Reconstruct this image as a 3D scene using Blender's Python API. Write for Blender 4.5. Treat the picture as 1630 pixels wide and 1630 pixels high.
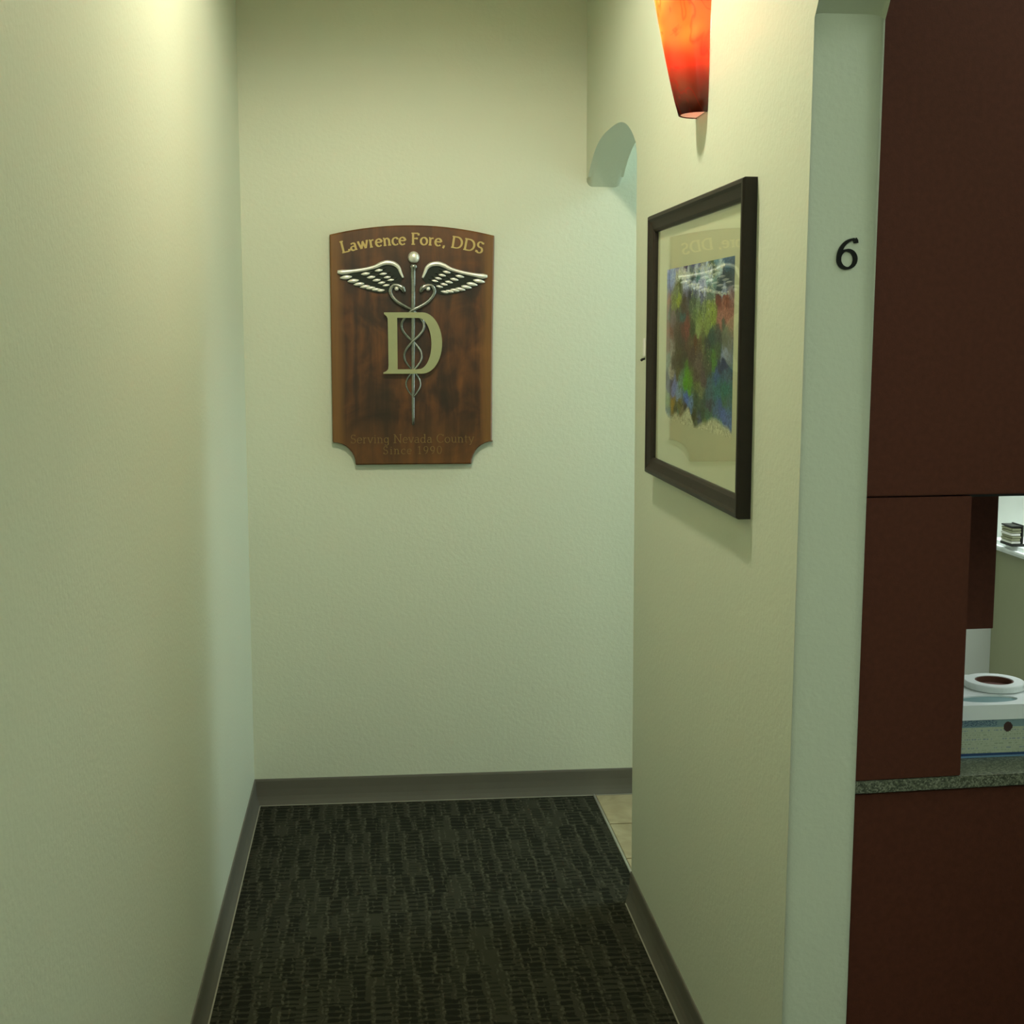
import bpy, bmesh, math, random
from mathutils import Vector, Matrix, noise
random.seed(7)
for o in list(bpy.data.objects): bpy.data.objects.remove(o)
S = bpy.context.scene; COL = S.collection
R = math.radians; PI = math.pi

# ------------------------------------------------------------------ camera, world, lights, exposure
cam = bpy.data.cameras.new('camera'); camo = bpy.data.objects.new('camera', cam); COL.objects.link(camo)
cam.sensor_width = 36; cam.lens = 2222/1630*36; cam.clip_start = .05
camo.location = (0, 0, 1.62); camo.rotation_euler = (R(90-7.36), 0, R(-5.659)); S.camera = camo
S.view_settings.view_transform = 'Standard'; S.view_settings.look = 'None'
S.view_settings.gamma = 1; S.view_settings.use_curve_mapping = False; S.view_settings.exposure = 0.0
w = bpy.data.worlds.new('world'); S.world = w; w.use_nodes = True
w.node_tree.nodes['Background'].inputs[0].default_value = (.8, .9, .85, 1)
w.node_tree.nodes['Background'].inputs[1].default_value = .05

def light(name, kind, loc, rot, power, color, **k):
    l = bpy.data.lights.new(name, kind); o = bpy.data.objects.new(name, l); COL.objects.link(o)
    o.location = loc; o.rotation_euler = rot; l.energy = power; l.color = color
    for a, b in k.items(): setattr(l, a, b)
    return o
WARM = (1, .94, .76); COOL = (.86, 1, .93)
light('downlight', 'SPOT', (.15, 2.95, 3.00), (0, 0, 0), 77, WARM, spot_size=R(160), spot_blend=.36, shadow_soft_size=.07)
light('hall_panel_light', 'AREA', (.15, -.9, 3.0), (0, 0, 0), 32, COOL, shape='RECTANGLE', size=.55, size_y=1.15)
light('passage_light', 'AREA', (2.3, 4.25, 2.98), (0, R(0), 0), 25, (.74, .93, 1), shape='RECTANGLE', size=1.0, size_y=.5)
light('passage_window_light', 'AREA', (3.30, 4.25, 1.35), (0, R(90), 0), 14, (.70, .89, 1), shape='RECTANGLE', size=1.2, size_y=.7)
light('room_panel_light', 'AREA', (1.9, 1.55, 3.0), (0, 0, 0), 8.5, COOL, shape='RECTANGLE', size=.55, size_y=1.1)
light('room_rear_light', 'AREA', (1.75, 3.3, 3.0), (0, 0, 0), 48, (.90, 1, .97), shape='RECTANGLE', size=1.1, size_y=.5)
light('under_cabinet_fill', 'AREA', (1.36, 2.885, 1.285), (0, 0, 0), 1.8, (.93, 1, 1), shape='RECTANGLE', size=.5, size_y=.06)  # added fill, source out of view, brightens the carton and tape roll
light('sconce_bulb', 'POINT', (.672, 3.055, 2.275), (0, 0, 0), 1.7, (1, .84, .60), shadow_soft_size=.022)

# ------------------------------------------------------------------ materials
def lin(c): return tuple(((v/255)/12.92 if v/255 <= .04045 else ((v/255+.055)/1.055)**2.4) for v in c)
class NT:
    def __init__(s, name):
        s.m = bpy.data.materials.new(name); s.m.use_nodes = True; s.t = s.m.node_tree
        s.b = s.t.nodes['Principled BSDF']; s.out = s.t.nodes['Material Output']
    def n(s, typ, ins={}, **p):
        nd = s.t.nodes.new(typ)
        for k, v in p.items(): setattr(nd, k, v)
        for k, v in ins.items():
            if isinstance(v, bpy.types.NodeSocket): s.t.links.new(v, nd.inputs[k])
            else: nd.inputs[k].default_value = v
        return nd
    def l(s, a, b): s.t.links.new(a, b)
    def math(s, op, a, b=0.0, c=0.0):
        return s.n('ShaderNodeMath', {0: a, 1: b, 2: c}, operation=op).outputs[0]
    def mix(s, f, a, b):
        nd = s.t.nodes.new('ShaderNodeMix'); nd.data_type = 'RGBA'
        for i, v in ((0, f), (6, a), (7, b)):
            if isinstance(v, bpy.types.NodeSocket): s.t.links.new(v, nd.inputs[i])
            else: nd.inputs[i].default_value = v if i == 0 else (*v, 1)
        return nd.outputs[2]
    def ramp(s, f, stops):
        nd = s.t.nodes.new('ShaderNodeValToRGB'); s.l(f, nd.inputs[0]); e = nd.color_ramp.elements
        while len(e) < len(stops): e.new(.5)
        for q, (p, c) in zip(e, stops): q.position = p; q.color = (*c, 1)
        return nd.outputs[0]
    def obj(s): return s.n('ShaderNodeTexCoord').outputs['Object']
    def bump(s, h, st, d=.01):
        nd = s.n('ShaderNodeBump', {'Height': h, 'Strength': st, 'Distance': d}); s.l(nd.outputs[0], s.b.inputs['Normal'])
def base(name, col, rough=.6, metal=0, var=.06, scale=20, bump=0, bscale=60, spec=.5):
    t = NT(name); c = t.obj(); t.b.inputs['Specular IOR Level'].default_value = spec
    nz = t.n('ShaderNodeTexNoise', {'Vector': c, 'Scale': scale, 'Detail': 4}).outputs[0]
    t.l(t.mix(nz, tuple(v*(1-var) for v in col), tuple(min(1, v*(1+var)) for v in col)), t.b.inputs['Base Color'])
    t.b.inputs['Roughness'].default_value = rough; t.b.inputs['Metallic'].default_value = metal
    if bump:
        b = t.n('ShaderNodeTexNoise', {'Vector': c, 'Scale': bscale, 'Detail': 3}).outputs[0]; t.bump(b, bump, .002)
    return t.m
M = {}
M['wall'] = base('wall_paint', (.615, .65, .50), .55, var=.025, scale=3, bump=.35, bscale=90)
M['ceiling'] = base('ceiling_paint', (.70, .72, .58), .8, bump=.3)
M['cove'] = base('rubber_cove', (.120, .112, .084), .7, spec=.2, var=.10, scale=9)
M['toe'] = base('cove_toe_highlight', (.27, .26, .19), .5, var=.1)  # paler cove tone, paints the highlight on the toe
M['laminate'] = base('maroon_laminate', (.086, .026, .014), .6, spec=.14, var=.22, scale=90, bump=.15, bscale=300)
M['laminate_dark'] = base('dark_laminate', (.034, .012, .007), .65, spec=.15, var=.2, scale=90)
M['edge_black'] = base('shadow_gap_strip', (.012, .010, .008), .6)
M['frame'] = base('dark_wood_frame', (.020, .013, .008), .5, spec=.3, var=.35, scale=60)
M['mat'] = base('cream_mat', (.66, .65, .46), .8, var=.02)
M['silver'] = base('polished_pewter', (.86, .85, .74), .36, .55, var=.06)
M['pewter'] = base('antique_pewter', (.30, .31, .27), .27, .88, var=.35, scale=120)
M['pewter_dark'] = base('blackened_pewter', (.018, .024, .016), .45, .5, var=.3, scale=120)
M['gold'] = base('gold_lettering', (.52, .39, .135), .5, .15, var=.12)
M['mono'] = base('brushed_brass_letter', (.335, .350, .175), .5, .15, var=.06, scale=40)
M['black'] = base('black_numeral', (.008, .009, .006), .6, spec=.2)
M['white'] = base('white_plastic', (.80, .84, .84), .35, var=.02)
M['paper'] = base('white_paper', (.78, .78, .72), .8, var=.03)
M['core'] = base('brown_cardboard', (.13, .05, .03), .8, var=.1)
M['teal'] = base('grey_teal_film', (.16, .30, .31), .35, var=.08)
M['blue'] = base('blue_print', (.03, .08, .22), .5)
M['pony'] = base('olive_half_wall', (.30, .31, .19), .6, var=.05, scale=4, bump=.2)
M['roomwall'] = base('pale_room_paint', (.64, .68, .62), .6, var=.02, scale=3)
M['metal'] = base('dark_metal', (.03, .03, .025), .4, .6)
M['chrome'] = base('aluminium_trim', (.55, .55, .48), .35, .8)
M['trim'] = base('white_trim', (.78, .78, .70), .5)

def tiles_mat():
    t = NT('beige_tile'); c = t.obj()
    n1 = t.n('ShaderNodeTexNoise', {'Vector': c, 'Scale': 9, 'Detail': 6, 'Distortion': 1.2}).outputs[0]
    t.l(t.ramp(n1, [(.3, (.25, .205, .105)), (.7, (.40, .345, .20))]), t.b.inputs['Base Color'])
    t.b.inputs['Roughness'].default_value = .35; return t.m
M['tile'] = tiles_mat()
M['grout'] = base('grout', (.22, .20, .13), .9)

def granite():
    t = NT('speckled_granite'); c = t.obj()
    v = t.n('ShaderNodeTexVoronoi', {'Vector': c, 'Scale': 330}).outputs['Color']
    n = t.n('ShaderNodeTexNoise', {'Vector': c, 'Scale': 260, 'Detail': 3}).outputs[0]
    g = t.n('ShaderNodeSeparateColor', {0: v}).outputs[0]
    f = t.math('MULTIPLY_ADD', g, .5, t.math('MULTIPLY', n, .5))
    t.l(t.ramp(f, [(.28, (.035, .042, .024)), (.50, (.10, .11, .065)), (.76, (.27, .28, .20))]), t.b.inputs['Base Color'])
    t.b.inputs['Roughness'].default_value = .3; return t.m
M['granite'] = granite()

def carpet_mat():
    t = NT('woven_carpet'); c = t.obj()
    wob = t.n('ShaderNodeTexNoise', {'Vector': c, 'Scale': 38, 'Detail': 4}).outputs['Color']
    cc = t.n('ShaderNodeVectorMath', {0: c, 1: t.n('ShaderNodeVectorMath', {0: wob, 1: (.020, .018, 0)}, operation='MULTIPLY').outputs[0]}, operation='ADD').outputs[0]
    sp = t.n('ShaderNodeSeparateXYZ', {0: cc})
    x, y = sp.outputs[0], sp.outputs[1]
    def layer(cw, ch, per, seed):
        xs = t.math('MULTIPLY', x, 1/cw); row = t.math('FLOOR', t.math('MULTIPLY', y, 1/ch))
        rw = t.n('ShaderNodeTexWhiteNoise', {'W': t.math('ADD', row, seed)}, noise_dimensions='1D').outputs[0]
        xs2 = t.math('ADD', xs, t.math('MULTIPLY', rw, .8))
        cx = t.math('FLOOR', xs2); fx = t.math('FRACT', xs2)
        cell = t.n('ShaderNodeCombineXYZ', {0: cx, 1: row, 2: float(seed)}).outputs[0]
        wn = t.n('ShaderNodeTexWhiteNoise', {'Vector': cell}, noise_dimensions='3D').outputs
        r, rc = wn['Value'], t.n('ShaderNodeSeparateColor', {0: wn['Color']})
        st = t.math('SINE', t.math('MULTIPLY', t.math('ADD', y, t.math('MULTIPLY', r, per)), 2*PI/per))
        st = t.math('GREATER_THAN', st, t.math('MULTIPLY_ADD', rc.outputs[1], 1.5, -.75))
        side = t.math('MULTIPLY', t.math('GREATER_THAN', fx, .14), t.math('LESS_THAN', fx, t.math('MULTIPLY_ADD', rc.outputs[2], .35, .62)))
        on = t.math('GREATER_THAN', rc.outputs[0], .18)
        return t.math('MULTIPLY', t.math('MULTIPLY', st, side), on), t.math('LESS_THAN', fx, .11)
    a, la = layer(.056, .13, .030, 3); b, lb = layer(.041, .09, .022, 17)
    d = t.math('MAXIMUM', a, t.math('MULTIPLY', b, .65))
    nz = t.n('ShaderNodeTexNoise', {'Vector': c, 'Scale': 330, 'Detail': 2}).outputs[0]
    big = t.n('ShaderNodeTexNoise', {'Vector': c, 'Scale': 14, 'Detail': 3}).outputs[0]
    light_c = t.mix(big, (.027, .027, .015), (.045, .045, .029))
    col = t.mix(t.math('MULTIPLY', d, .88), light_c, (.0055, .006, .003))
    col2 = t.mix(t.math('MULTIPLY', nz, .55), col, (.018, .018, .011))
    sp_ = t.n('ShaderNodeTexNoise', {'Vector': c, 'Scale': 60, 'Detail': 2}).outputs[0]
    ln = t.math('MULTIPLY', t.math('MAXIMUM', la, t.math('MULTIPLY', lb, .7)), t.n('ShaderNodeMapRange', {0: sp_, 1: .42, 2: .62}).outputs[0])
    col2 = t.mix(t.math('MULTIPLY', ln, .75), col2, (.076, .074, .046))
    t.l(col2, t.b.inputs['Base Color']); t.b.inputs['Roughness'].default_value = 1
    t.b.inputs['Specular IOR Level'].default_value = .1
    t.bump(t.math('ADD', t.math('MULTIPLY', d, -1.), nz), .6, .002); return t.m
M['carpet'] = carpet_mat()

def walnut():
    t = NT('walnut_board'); c = t.obj(); sp = t.n('ShaderNodeSeparateXYZ', {0: c})
    mp = t.n('ShaderNodeMapping', {'Vector': c, 'Scale': (1, 1, .12)}).outputs[0]
    n1 = t.n('ShaderNodeTexNoise', {'Vector': mp, 'Scale': 22, 'Detail': 5, 'Distortion': .6}).outputs[0]
    n2 = t.n('ShaderNodeTexNoise', {'Vector': c, 'Scale': 7, 'Detail': 4, 'Distortion': 1.5}).outputs[0]
    mp2 = t.n('ShaderNodeMapping', {'Vector': c, 'Scale': (1, 1, .05)}).outputs[0]
    n3 = t.n('ShaderNodeTexNoise', {'Vector': mp2, 'Scale': 150, 'Detail': 3}).outputs[0]
    f = t.math('ADD', t.math('MULTIPLY', n1, .55), t.math('MULTIPLY', n2, .45))
    dark = t.ramp(f, [(.38, (.020, .010, .004)), (.49, (.055, .021, .007)), (.57, (.115, .040, .010)), (.68, (.22, .080, .018))])
    ax = t.math('ABSOLUTE', t.math('ADD', sp.outputs[0], t.math('MULTIPLY_ADD', n1, .03, -.015)))
    e = t.n('ShaderNodeMapRange', {0: ax, 1: .222, 2: .248}).outputs[0]
    # warmer streaks of sapwood near the foot and head of the board
    z = t.n('ShaderNodeMapRange', {0: t.math('ABSOLUTE', t.math('ADD', sp.outputs[2], .0)), 1: .22, 2: .42}).outputs[0]
    warm = t.mix(t.math('MULTIPLY', z, t.math('MULTIPLY', n1, 1.25)), dark, (.20, .078, .016))
    col = t.mix(t.math('MULTIPLY', e, .85), warm, (.22, .098, .022))
    col = t.mix(t.math('MULTIPLY', n3, .35), col, (.03, .014, .006))
    t.l(col, t.b.inputs['Base Color']); t.b.inputs['Roughness'].default_value = .38; return t.m
M['walnut'] = walnut()

def art_glass():
    t = NT('red_art_glass'); c = t.obj()
    n = t.n('ShaderNodeTexNoise', {'Vector': c, 'Scale': 5.5, 'Detail': 2, 'Distortion': .6}).outputs[0]
    v = t.n('ShaderNodeTexNoise', {'Vector': c, 'Scale': 7, 'Detail': 3, 'Distortion': 1.5}).outputs[0]
    vein = t.n('ShaderNodeMapRange', {0: t.math('ABSOLUTE', t.math('SUBTRACT', v, .5)), 1: .0, 2: .022}).outputs[0]
    sp = t.n('ShaderNodeSeparateXYZ', {0: c})
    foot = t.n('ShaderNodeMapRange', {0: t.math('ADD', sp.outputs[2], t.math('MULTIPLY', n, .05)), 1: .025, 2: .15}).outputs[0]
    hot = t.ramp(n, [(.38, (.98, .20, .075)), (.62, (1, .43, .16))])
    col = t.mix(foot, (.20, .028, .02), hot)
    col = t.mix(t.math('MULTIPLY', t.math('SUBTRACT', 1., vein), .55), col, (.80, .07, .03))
    tr = t.n('ShaderNodeBsdfTranslucent', {'Color': col}); gl = t.n('ShaderNodeBsdfGlossy', {'Roughness': .18})
    df = t.n('ShaderNodeBsdfDiffuse', {'Color': col})
    m1 = t.n('ShaderNodeMixShader', {0: .16, 1: tr.outputs[0], 2: df.outputs[0]})
    m2 = t.n('ShaderNodeMixShader', {0: .05, 1: m1.outputs[0], 2: gl.outputs[0]})
    t.l(m2.outputs[0], t.out.inputs[0]); return t.m
M['art_glass'] = art_glass()
def pane():
    t = NT('picture_glass'); tr = t.n('ShaderNodeBsdfTransparent', {'Color': (.96, .98, .95, 1)})
    gl = t.n('ShaderNodeBsdfGlossy', {'Roughness': .02}); fr = t.n('ShaderNodeFresnel', {'IOR': 1.5})
    m = t.n('ShaderNodeMixShader', {0: t.math('MULTIPLY', fr.outputs[0], t.math('SUBTRACT', 1., t.n('ShaderNodeNewGeometry').outputs['Backfacing'])), 1: tr.outputs[0], 2: gl.outputs[0]}); t.l(m.outputs[0], t.out.inputs[0]); return t.m
M['glass'] = pane()
def print_mat(name, rough=.7):
    t = NT(name); a = t.n('ShaderNodeVertexColor', layer_name='ink'); c = t.obj()
    nz = t.n('ShaderNodeTexNoise', {'Vector': c, 'Scale': 220, 'Detail': 4}).outputs[0]
    t.l(t.mix(t.math('MULTIPLY', nz, .12), (0, 0, 0), (0, 0, 0)), t.b.inputs['Base Color'])
    mx = t.n('ShaderNodeHueSaturation', {'Color': a.outputs[0], 'Value': t.math('MULTIPLY_ADD', nz, .3, .85)})
    t.l(mx.outputs[0], t.b.inputs['Base Color']); t.b.inputs['Roughness'].default_value = rough; return t.m
M['ink'] = print_mat('printed_picture'); M['boxprint'] = print_mat('printed_carton', .45)
def emit(name, col, s):
    t = NT(name); e = t.n('ShaderNodeEmission', {'Color': (*col, 1), 'Strength': s}); t.l(e.outputs[0], t.out.inputs[0]); return t.m
M['diffuser'] = emit('lamp_diffuser', (.9, 1, .93), 2.0)

# ------------------------------------------------------------------ helpers
def link(name, bm, mats, parent=None, smooth=False, loc=None):
    me = bpy.data.meshes.new(name); bmesh.ops.recalc_face_normals(bm, faces=bm.faces[:]); bm.to_mesh(me); bm.free()
    for m in (mats if isinstance(mats, (list, tuple)) else [mats]): me.materials.append(M[m])
    if smooth:
        for p in me.polygons: p.use_smooth = True
    o = bpy.data.objects.new(name, me); COL.objects.link(o)
    if parent: o.parent = parent
    if loc: o.location = loc
    return o
def struct(o): o['kind'] = 'structure'; return o
def thing(name, label, cat, loc=(0, 0, 0), rz=0, group=None):
    o = bpy.data.objects.new(name, None); o.empty_display_size = .05; COL.objects.link(o)
    o.location = loc; o.rotation_euler = (0, 0, rz); o['label'] = label; o['category'] = cat
    if group: o['group'] = group
    return o
def box(bm, x0, x1, y0, y1, z0, z1, bev=0, seg=2, mi=0):
    n = bmesh.ops.create_cube(bm, size=1)
    for v in n['verts']:
        v.co = Vector((x0+(v.co.x+.5)*(x1-x0), y0+(v.co.y+.5)*(y1-y0), z0+(v.co.z+.5)*(z1-z0)))
    fs = {f for v in n['verts'] for f in v.link_faces}
    for f in fs: f.material_index = mi
    if bev:
        bmesh.ops.bevel(bm, geom=list({e for v in n['verts'] for e in v.link_edges}), offset=bev, segments=seg, affect='EDGES', clamp_overlap=True, material=mi)
    return bm
def B(*a, **k): return box(bmesh.new(), *a, **k)
def tube(bm, pts, rad, n=10, flat=1.0, caps=True, mi=0):
    """sweep a circle along pts; rad is one number or one per point"""
    P = [Vector(p) for p in pts]; rr = rad if isinstance(rad, (list, tuple)) else [rad]*len(P)
    rings = []; up = Vector((0, 1, 0))
    for i, p in enumerate(P):
        d = (P[min(i+1, len(P)-1)]-P[max(i-1, 0)]).normalized()
        a = d.cross(up); a = a.normalized() if a.length > 1e-5 else Vector((1, 0, 0)); b = a.cross(d).normalized()
        rings.append([bm.verts.new(p+a*math.cos(2*PI*k/n)*rr[i]+b*math.sin(2*PI*k/n)*rr[i]*flat) for k in range(n)])
    for r0, r1 in zip(rings, rings[1:]):
        for k in range(n):
            f = bm.faces.new((r0[k], r0[(k+1) % n], r1[(k+1) % n], r1[k])); f.material_index = mi; f.smooth = True
    if caps:
        for r in (rings[0], rings[-1]): bm.faces.new(r).material_index = mi
    return bm
def prism(bm, poly, y0, y1, mi=0):
    """poly in (x, z), extruded along y"""
    a = [bm.verts.new((p[0], y0, p[1])) for p in poly]; b = [bm.verts.new((p[0], y1, p[1])) for p in poly]
    fs = [bm.faces.new(a), bm.faces.new(b)]; n = len(a)
    for i in range(n): fs.append(bm.faces.new((a[i], a[(i+1) % n], b[(i+1) % n], b[i])))
    for f in fs: f.material_index = mi
    return a, b
def catmull(pts, n=8):
    P = [Vector(p) for p in pts]; out = []
    for i in range(len(P)-1):
        p0, p1, p2, p3 = P[max(i-1, 0)], P[i], P[i+1], P[min(i+2, len(P)-1)]
        for k in range(n):
            t = k/n
            out.append(.5*((2*p1)+(p2-p0)*t+(2*p0-5*p1+4*p2-p3)*t*t+(-p0+3*p1-3*p2+p3)*t**3))
    out.append(P[-1]); return out

# ------------------------------------------------------------------ the shell
XL, XR, XB, YE, H = -.424, .717, .835, 4.716, 3.06
Y0, YA0, YA1, YB0 = -2.6, 1.0, 2.300, 3.79
def arch(y0, y1, zs, rise, n=24):
    c, h = (y0+y1)/2, (y1-y0)/2; out = []
    for i in range(n+1):
        t = -1+2*i/n; out.append((c+t*h, zs+rise*(1-abs(t)**3.0)))
    return out
def build_wall_right():
    A = arch(YA0, YA1, 2.135, .13); Bc = arch(YB0, YE, 2.10, .125)
    poly = [(Y0, 0), (YA0, 0)]+A+[(YA1, 0), (YB0, 0)]+Bc+[(YE, H), (Y0, H)]
    bm = bmesh.new()
    a = [bm.verts.new((XR, p[0], p[1])) for p in poly]; b = [bm.verts.new((XB, p[0], p[1])) for p in poly]
    bm.faces.new(a); bm.faces.new(b); n = len(a)
    for i in range(n): bm.faces.new((a[i], a[(i+1) % n], b[(i+1) % n], b[i]))
    bm.edges.ensure_lookup_table(); sel = []
    iA = range(1, 2+len(A)); iB = range(3+len(A), 3+len(A)+len(Bc))
    def okk(v0, v1):
        for q in (a, b):
            if v0 in q and v1 in q:
                i, j = sorted((q.index(v0), q.index(v1)))
                if j-i == 1 and (1 <= i < 2+len(A) or 3+len(A) <= i < 3+len(A)+len(Bc)): return True
        return False
    sel = [e for e in bm.edges if okk(*e.verts)]
    bmesh.ops.bevel(bm, geom=sel, offset=.021, segments=6, affect='EDGES', profile=.5, clamp_overlap=True)
    bmesh.ops.triangulate(bm, faces=[f for f in bm.faces if len(f.verts) > 4])
    o = link('wall_right', bm, 'wall', smooth=False)
    me = o.data
    for p in me.polygons: p.use_smooth = abs(p.normal.x) < .999
    me.set_sharp_from_angle(angle=R(28)); return struct(o)
build_wall_right()
struct(link('wall_left', B(XL-.1, XL, Y0, YE+.1, 0, H), 'wall'))
struct(link('wall_back', B(XL, 3.5, YE, YE+.1, 0, H), 'wall'))
struct(link('wall_front', B(XL, 3.5, Y0-.1, Y0, 0, H), 'wall'))
struct(link('wall_passage', B(XB, 3.5, 3.67, YB0, 0, H), 'roomwall'))
struct(link('wall_room', B(XB, 3.5, .55, .65, 0, H), 'roomwall'))
struct(link('wall_outer', B(3.5, 3.6, Y0-.1, YE+.1, 0, H), 'roomwall'))
struct(link('ceiling', B(XL-.1, 3.6, Y0-.1, YE+.1, H, H+.08), 'ceiling'))
fl = struct(link('floor', B(XL-.1, 3.6, Y0-.1, YE+.1, -.06, -.006), 'grout'))
cp = link('carpet', B(XL, .752, Y0, YE, -.005, 0), 'carpet', fl)
link('transition_strip', B(.752, .760, YB0+.0, YE-.012, -.006, .004, bev=.0015), 'chrome', fl)
for i in range(6):
    for j in range(3):
        x0 = .763+i*.457; y0 = YB0+.004+j*.308
        if x0 > 3.3: continue
        link('tile', B(x0, min(x0+.452, 3.495), y0, y0+.303, -.006, 0, bev=.0015), 'tile', fl)
link('carpet_tile_field', B(XB, 3.5, .65, 3.67, -.005, 0), 'carpet', fl)
def cove(name, p0, p1, nrm, parent=None):
    """cove base along a wall line with its outward normal: flat face, rounded top and curved toe"""
    prof = [(0, 0), (.0165, 0), (.0160, .003), (.0140, .009), (.0110, .018), (.0080, .032), (.0055, .055), (.0045, .084), (.003, .090), (0, .091)]
    bm = bmesh.new(); v0 = []; v1 = []
    for d, z in prof:
        v0.append(bm.verts.new((p0[0]+nrm[0]*d, p0[1]+nrm[1]*d, z))); v1.append(bm.verts.new((p1[0]+nrm[0]*d, p1[1]+nrm[1]*d, z)))
    n = len(prof)
    for i in range(n):
        f = bm.faces.new((v0[i], v0[(i+1) % n], v1[(i+1) % n], v1[i])); f.material_index = 1 if i < 0 else 0
    bm.faces.new(v0); bm.faces.new(v1)
    return bm
struct(link('baseboard_left', cove('', (XL, Y0), (XL, YE), (1, 0)), ['cove', 'toe']))
struct(link('baseboard_back', cove('', (XL, YE), (3.49, YE), (0, -1)), ['cove', 'toe']))
struct(link('baseboard_right', cove('', (XR, YA1+.018), (XR, YB0-.018), (-1, 0)), ['cove', 'toe']))
# pale strips standing in for the highlight along the cove toe
def toe_highlight(x0, x1, y0, y1): return B(x0, x1, y0, y1, 0, .0022, bev=.0008)
struct(link('toe_highlight_1', toe_highlight(XL+.0166, XL+.0205, Y0, YE-.0215), 'toe'))
struct(link('toe_highlight_2', toe_highlight(XL+.017, 3.4, YE-.0225, YE-.0166), 'toe'))
struct(link('toe_highlight_3', toe_highlight(XR-.0205, XR-.0166, YA1+.02, YB0-.03), 'toe'))

# ------------------------------------------------------------------ serif lettering made from broad-nib strokes
def E_(cx, cy, rx, ry, a0, a1, n=14): return [(cx+rx*math.cos(R(a0+(a1-a0)*i/n)), cy+ry*math.sin(R(a0+(a1-a0)*i/n))) for i in range(n+1)]
G = {
 'L': (.56, [[(.13, 0), (.13, .7)], [(.03, .69), (.24, .69)], [(.03, .01), (.48, .01)], [(.49, .0), (.50, .14)]]),
 'a': (.47, [[(.34, .0), (.34, .32)], E_(.21, .32, .13, .125, 0, 150, 8), E_(.20, .13, .15, .125, 60, 330, 14), [(.34, .02), (.43, .03)]]),
 'w': (.68, [[(.05, .45), (.2, .0)], [(.2, 0), (.34, .42)], [(.32, .45), (.47, 0)], [(.47, 0), (.62, .45)], [(0, .45), (.13, .45)], [(.54, .45), (.68, .45)]]),
 'r': (.38, [[(.12, 0), (.12, .45)], [(.03, .45), (.12, .45)], [(.03, .01), (.22, .01)], E_(.25, .28, .13, .155, 170, 60, 7)]),
 'e': (.45, [E_(.23, .22, .185, .225, 8, 318, 22), [(.06, .245), (.41, .245)]]),
 'n': (.54, [[(.12, 0), (.12, .45)], [(.03, .45), (.12, .45)], [(.03, .01), (.21, .01)], E_(.26, .28, .14, .155, 170, 0, 10), [(.40, .28), (.40, 0)], [(.31, .01), (.5, .01)]]),
 'c': (.42, [E_(.24, .22, .19, .225, 48, 318, 18), [(.37, .33), (.37, .41)]]),
 'F': (.54, [[(.13, 0), (.13, .7)], [(.03, .69), (.47, .69)], [(.03, .01), (.25, .01)], [(.13, .37), (.36, .37)], [(.47, .69), (.48, .56)], [(.36, .43), (.36, .31)]]),
 'o': (.50, [E_(.25, .22, .195, .225, 0, 360, 26)]),
 ',': (.25, [[(.12, .06), (.13, .0), (.08, -.12)]]),
 'D': (.76, [[(.13, 0), (.13, .7)], [(.03, .69), (.34, .69)], [(.03, .01), (.34, .01)], E_(.34, .35, .33, .34, 90, -90, 18)]),
 'S': (.52, [E_(.25, .52, .155, .165, 35, 270, 14), E_(.25, .18, .175, .175, 90, -145, 14), [(.39, .58), (.40, .69)], [(.09, .14), (.08, .01)]]),
 'i': (.26, [[(.13, 0), (.13, .45)], [(.04, .45), (.13, .45)], [(.04, .01), (.22, .01)], [(.13, .58), (.13, .65)]]),
 'v': (.48, [[(.06, .45), (.24, 0)], [(.24, 0), (.42, .45)], [(0, .45), (.14, .45)], [(.34, .45), (.48, .45)]]),
 'g': (.48, [E_(.21, .24, .16, .2, 0, 360, 20), [(.37, .45), (.37, -.08)], E_(.22, -.08, .15, .12, 0, -150, 10)]),
 'N': (.74, [[(.14, 0), (.14, .7)], [(.12, .7), (.6, .0)], [(.6, 0), (.6, .7)], [(.03, .69), (.16, .69)], [(.03, .01), (.25, .01)], [(.5, .69), (.7, .69)]]),
 'd': (.53, [E_(.22, .22, .17, .22, 0, 360, 20), [(.39, 0), (.39, .7)], [(.3, .69), (.39, .69)], [(.39, .01), (.48, .01)]]),
 'C': (.66, [E_(.36, .35, .29, .34, 42, 320, 22), [(.58, .54), (.58, .68)]]),
 'u': (.54, [[(.13, .45), (.13, .16)], E_(.27, .16, .14, .15, 180, 350, 10), [(.41, .45), (.41, 0)], [(.03, .45), (.13, .45)], [(.32, .45), (.41, .45)], [(.41, .01), (.5, .01)]]),
 't': (.33, [[(.14, .6), (.14, .12)], E_(.23, .12, .09, .11, 180, 300, 6), [(.03, .44), (.29, .44)]]),
 'y': (.48, [[(.06, .45), (.25, .0)], [(.43, .45), (.2, -.16), (.08, -.2)], [(0, .45), (.14, .45)], [(.35, .45), (.48, .45)]]),
 '1': (.46, [[(.24, 0), (.24, .68)], [(.1, .58), (.24, .68)], [(.12, .01), (.36, .01)]]),
 '9': (.5, [E_(.24, .46, .17, .21, 0, 360, 22), E_(.1, .42, .31, .42, 5, -78, 12)]),
 '0': (.5, [E_(.25, .34, .19, .34, 0, 360, 26)]),
 '6': (.5, [E_(.25, .215, .205, .215, 0, 362, 30), E_(.44, .24, .393, .455, 184, 92, 18), [(.425, .700), (.455, .66), (.462, .60)]]),
 ' ': (.27, []),
}
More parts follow.
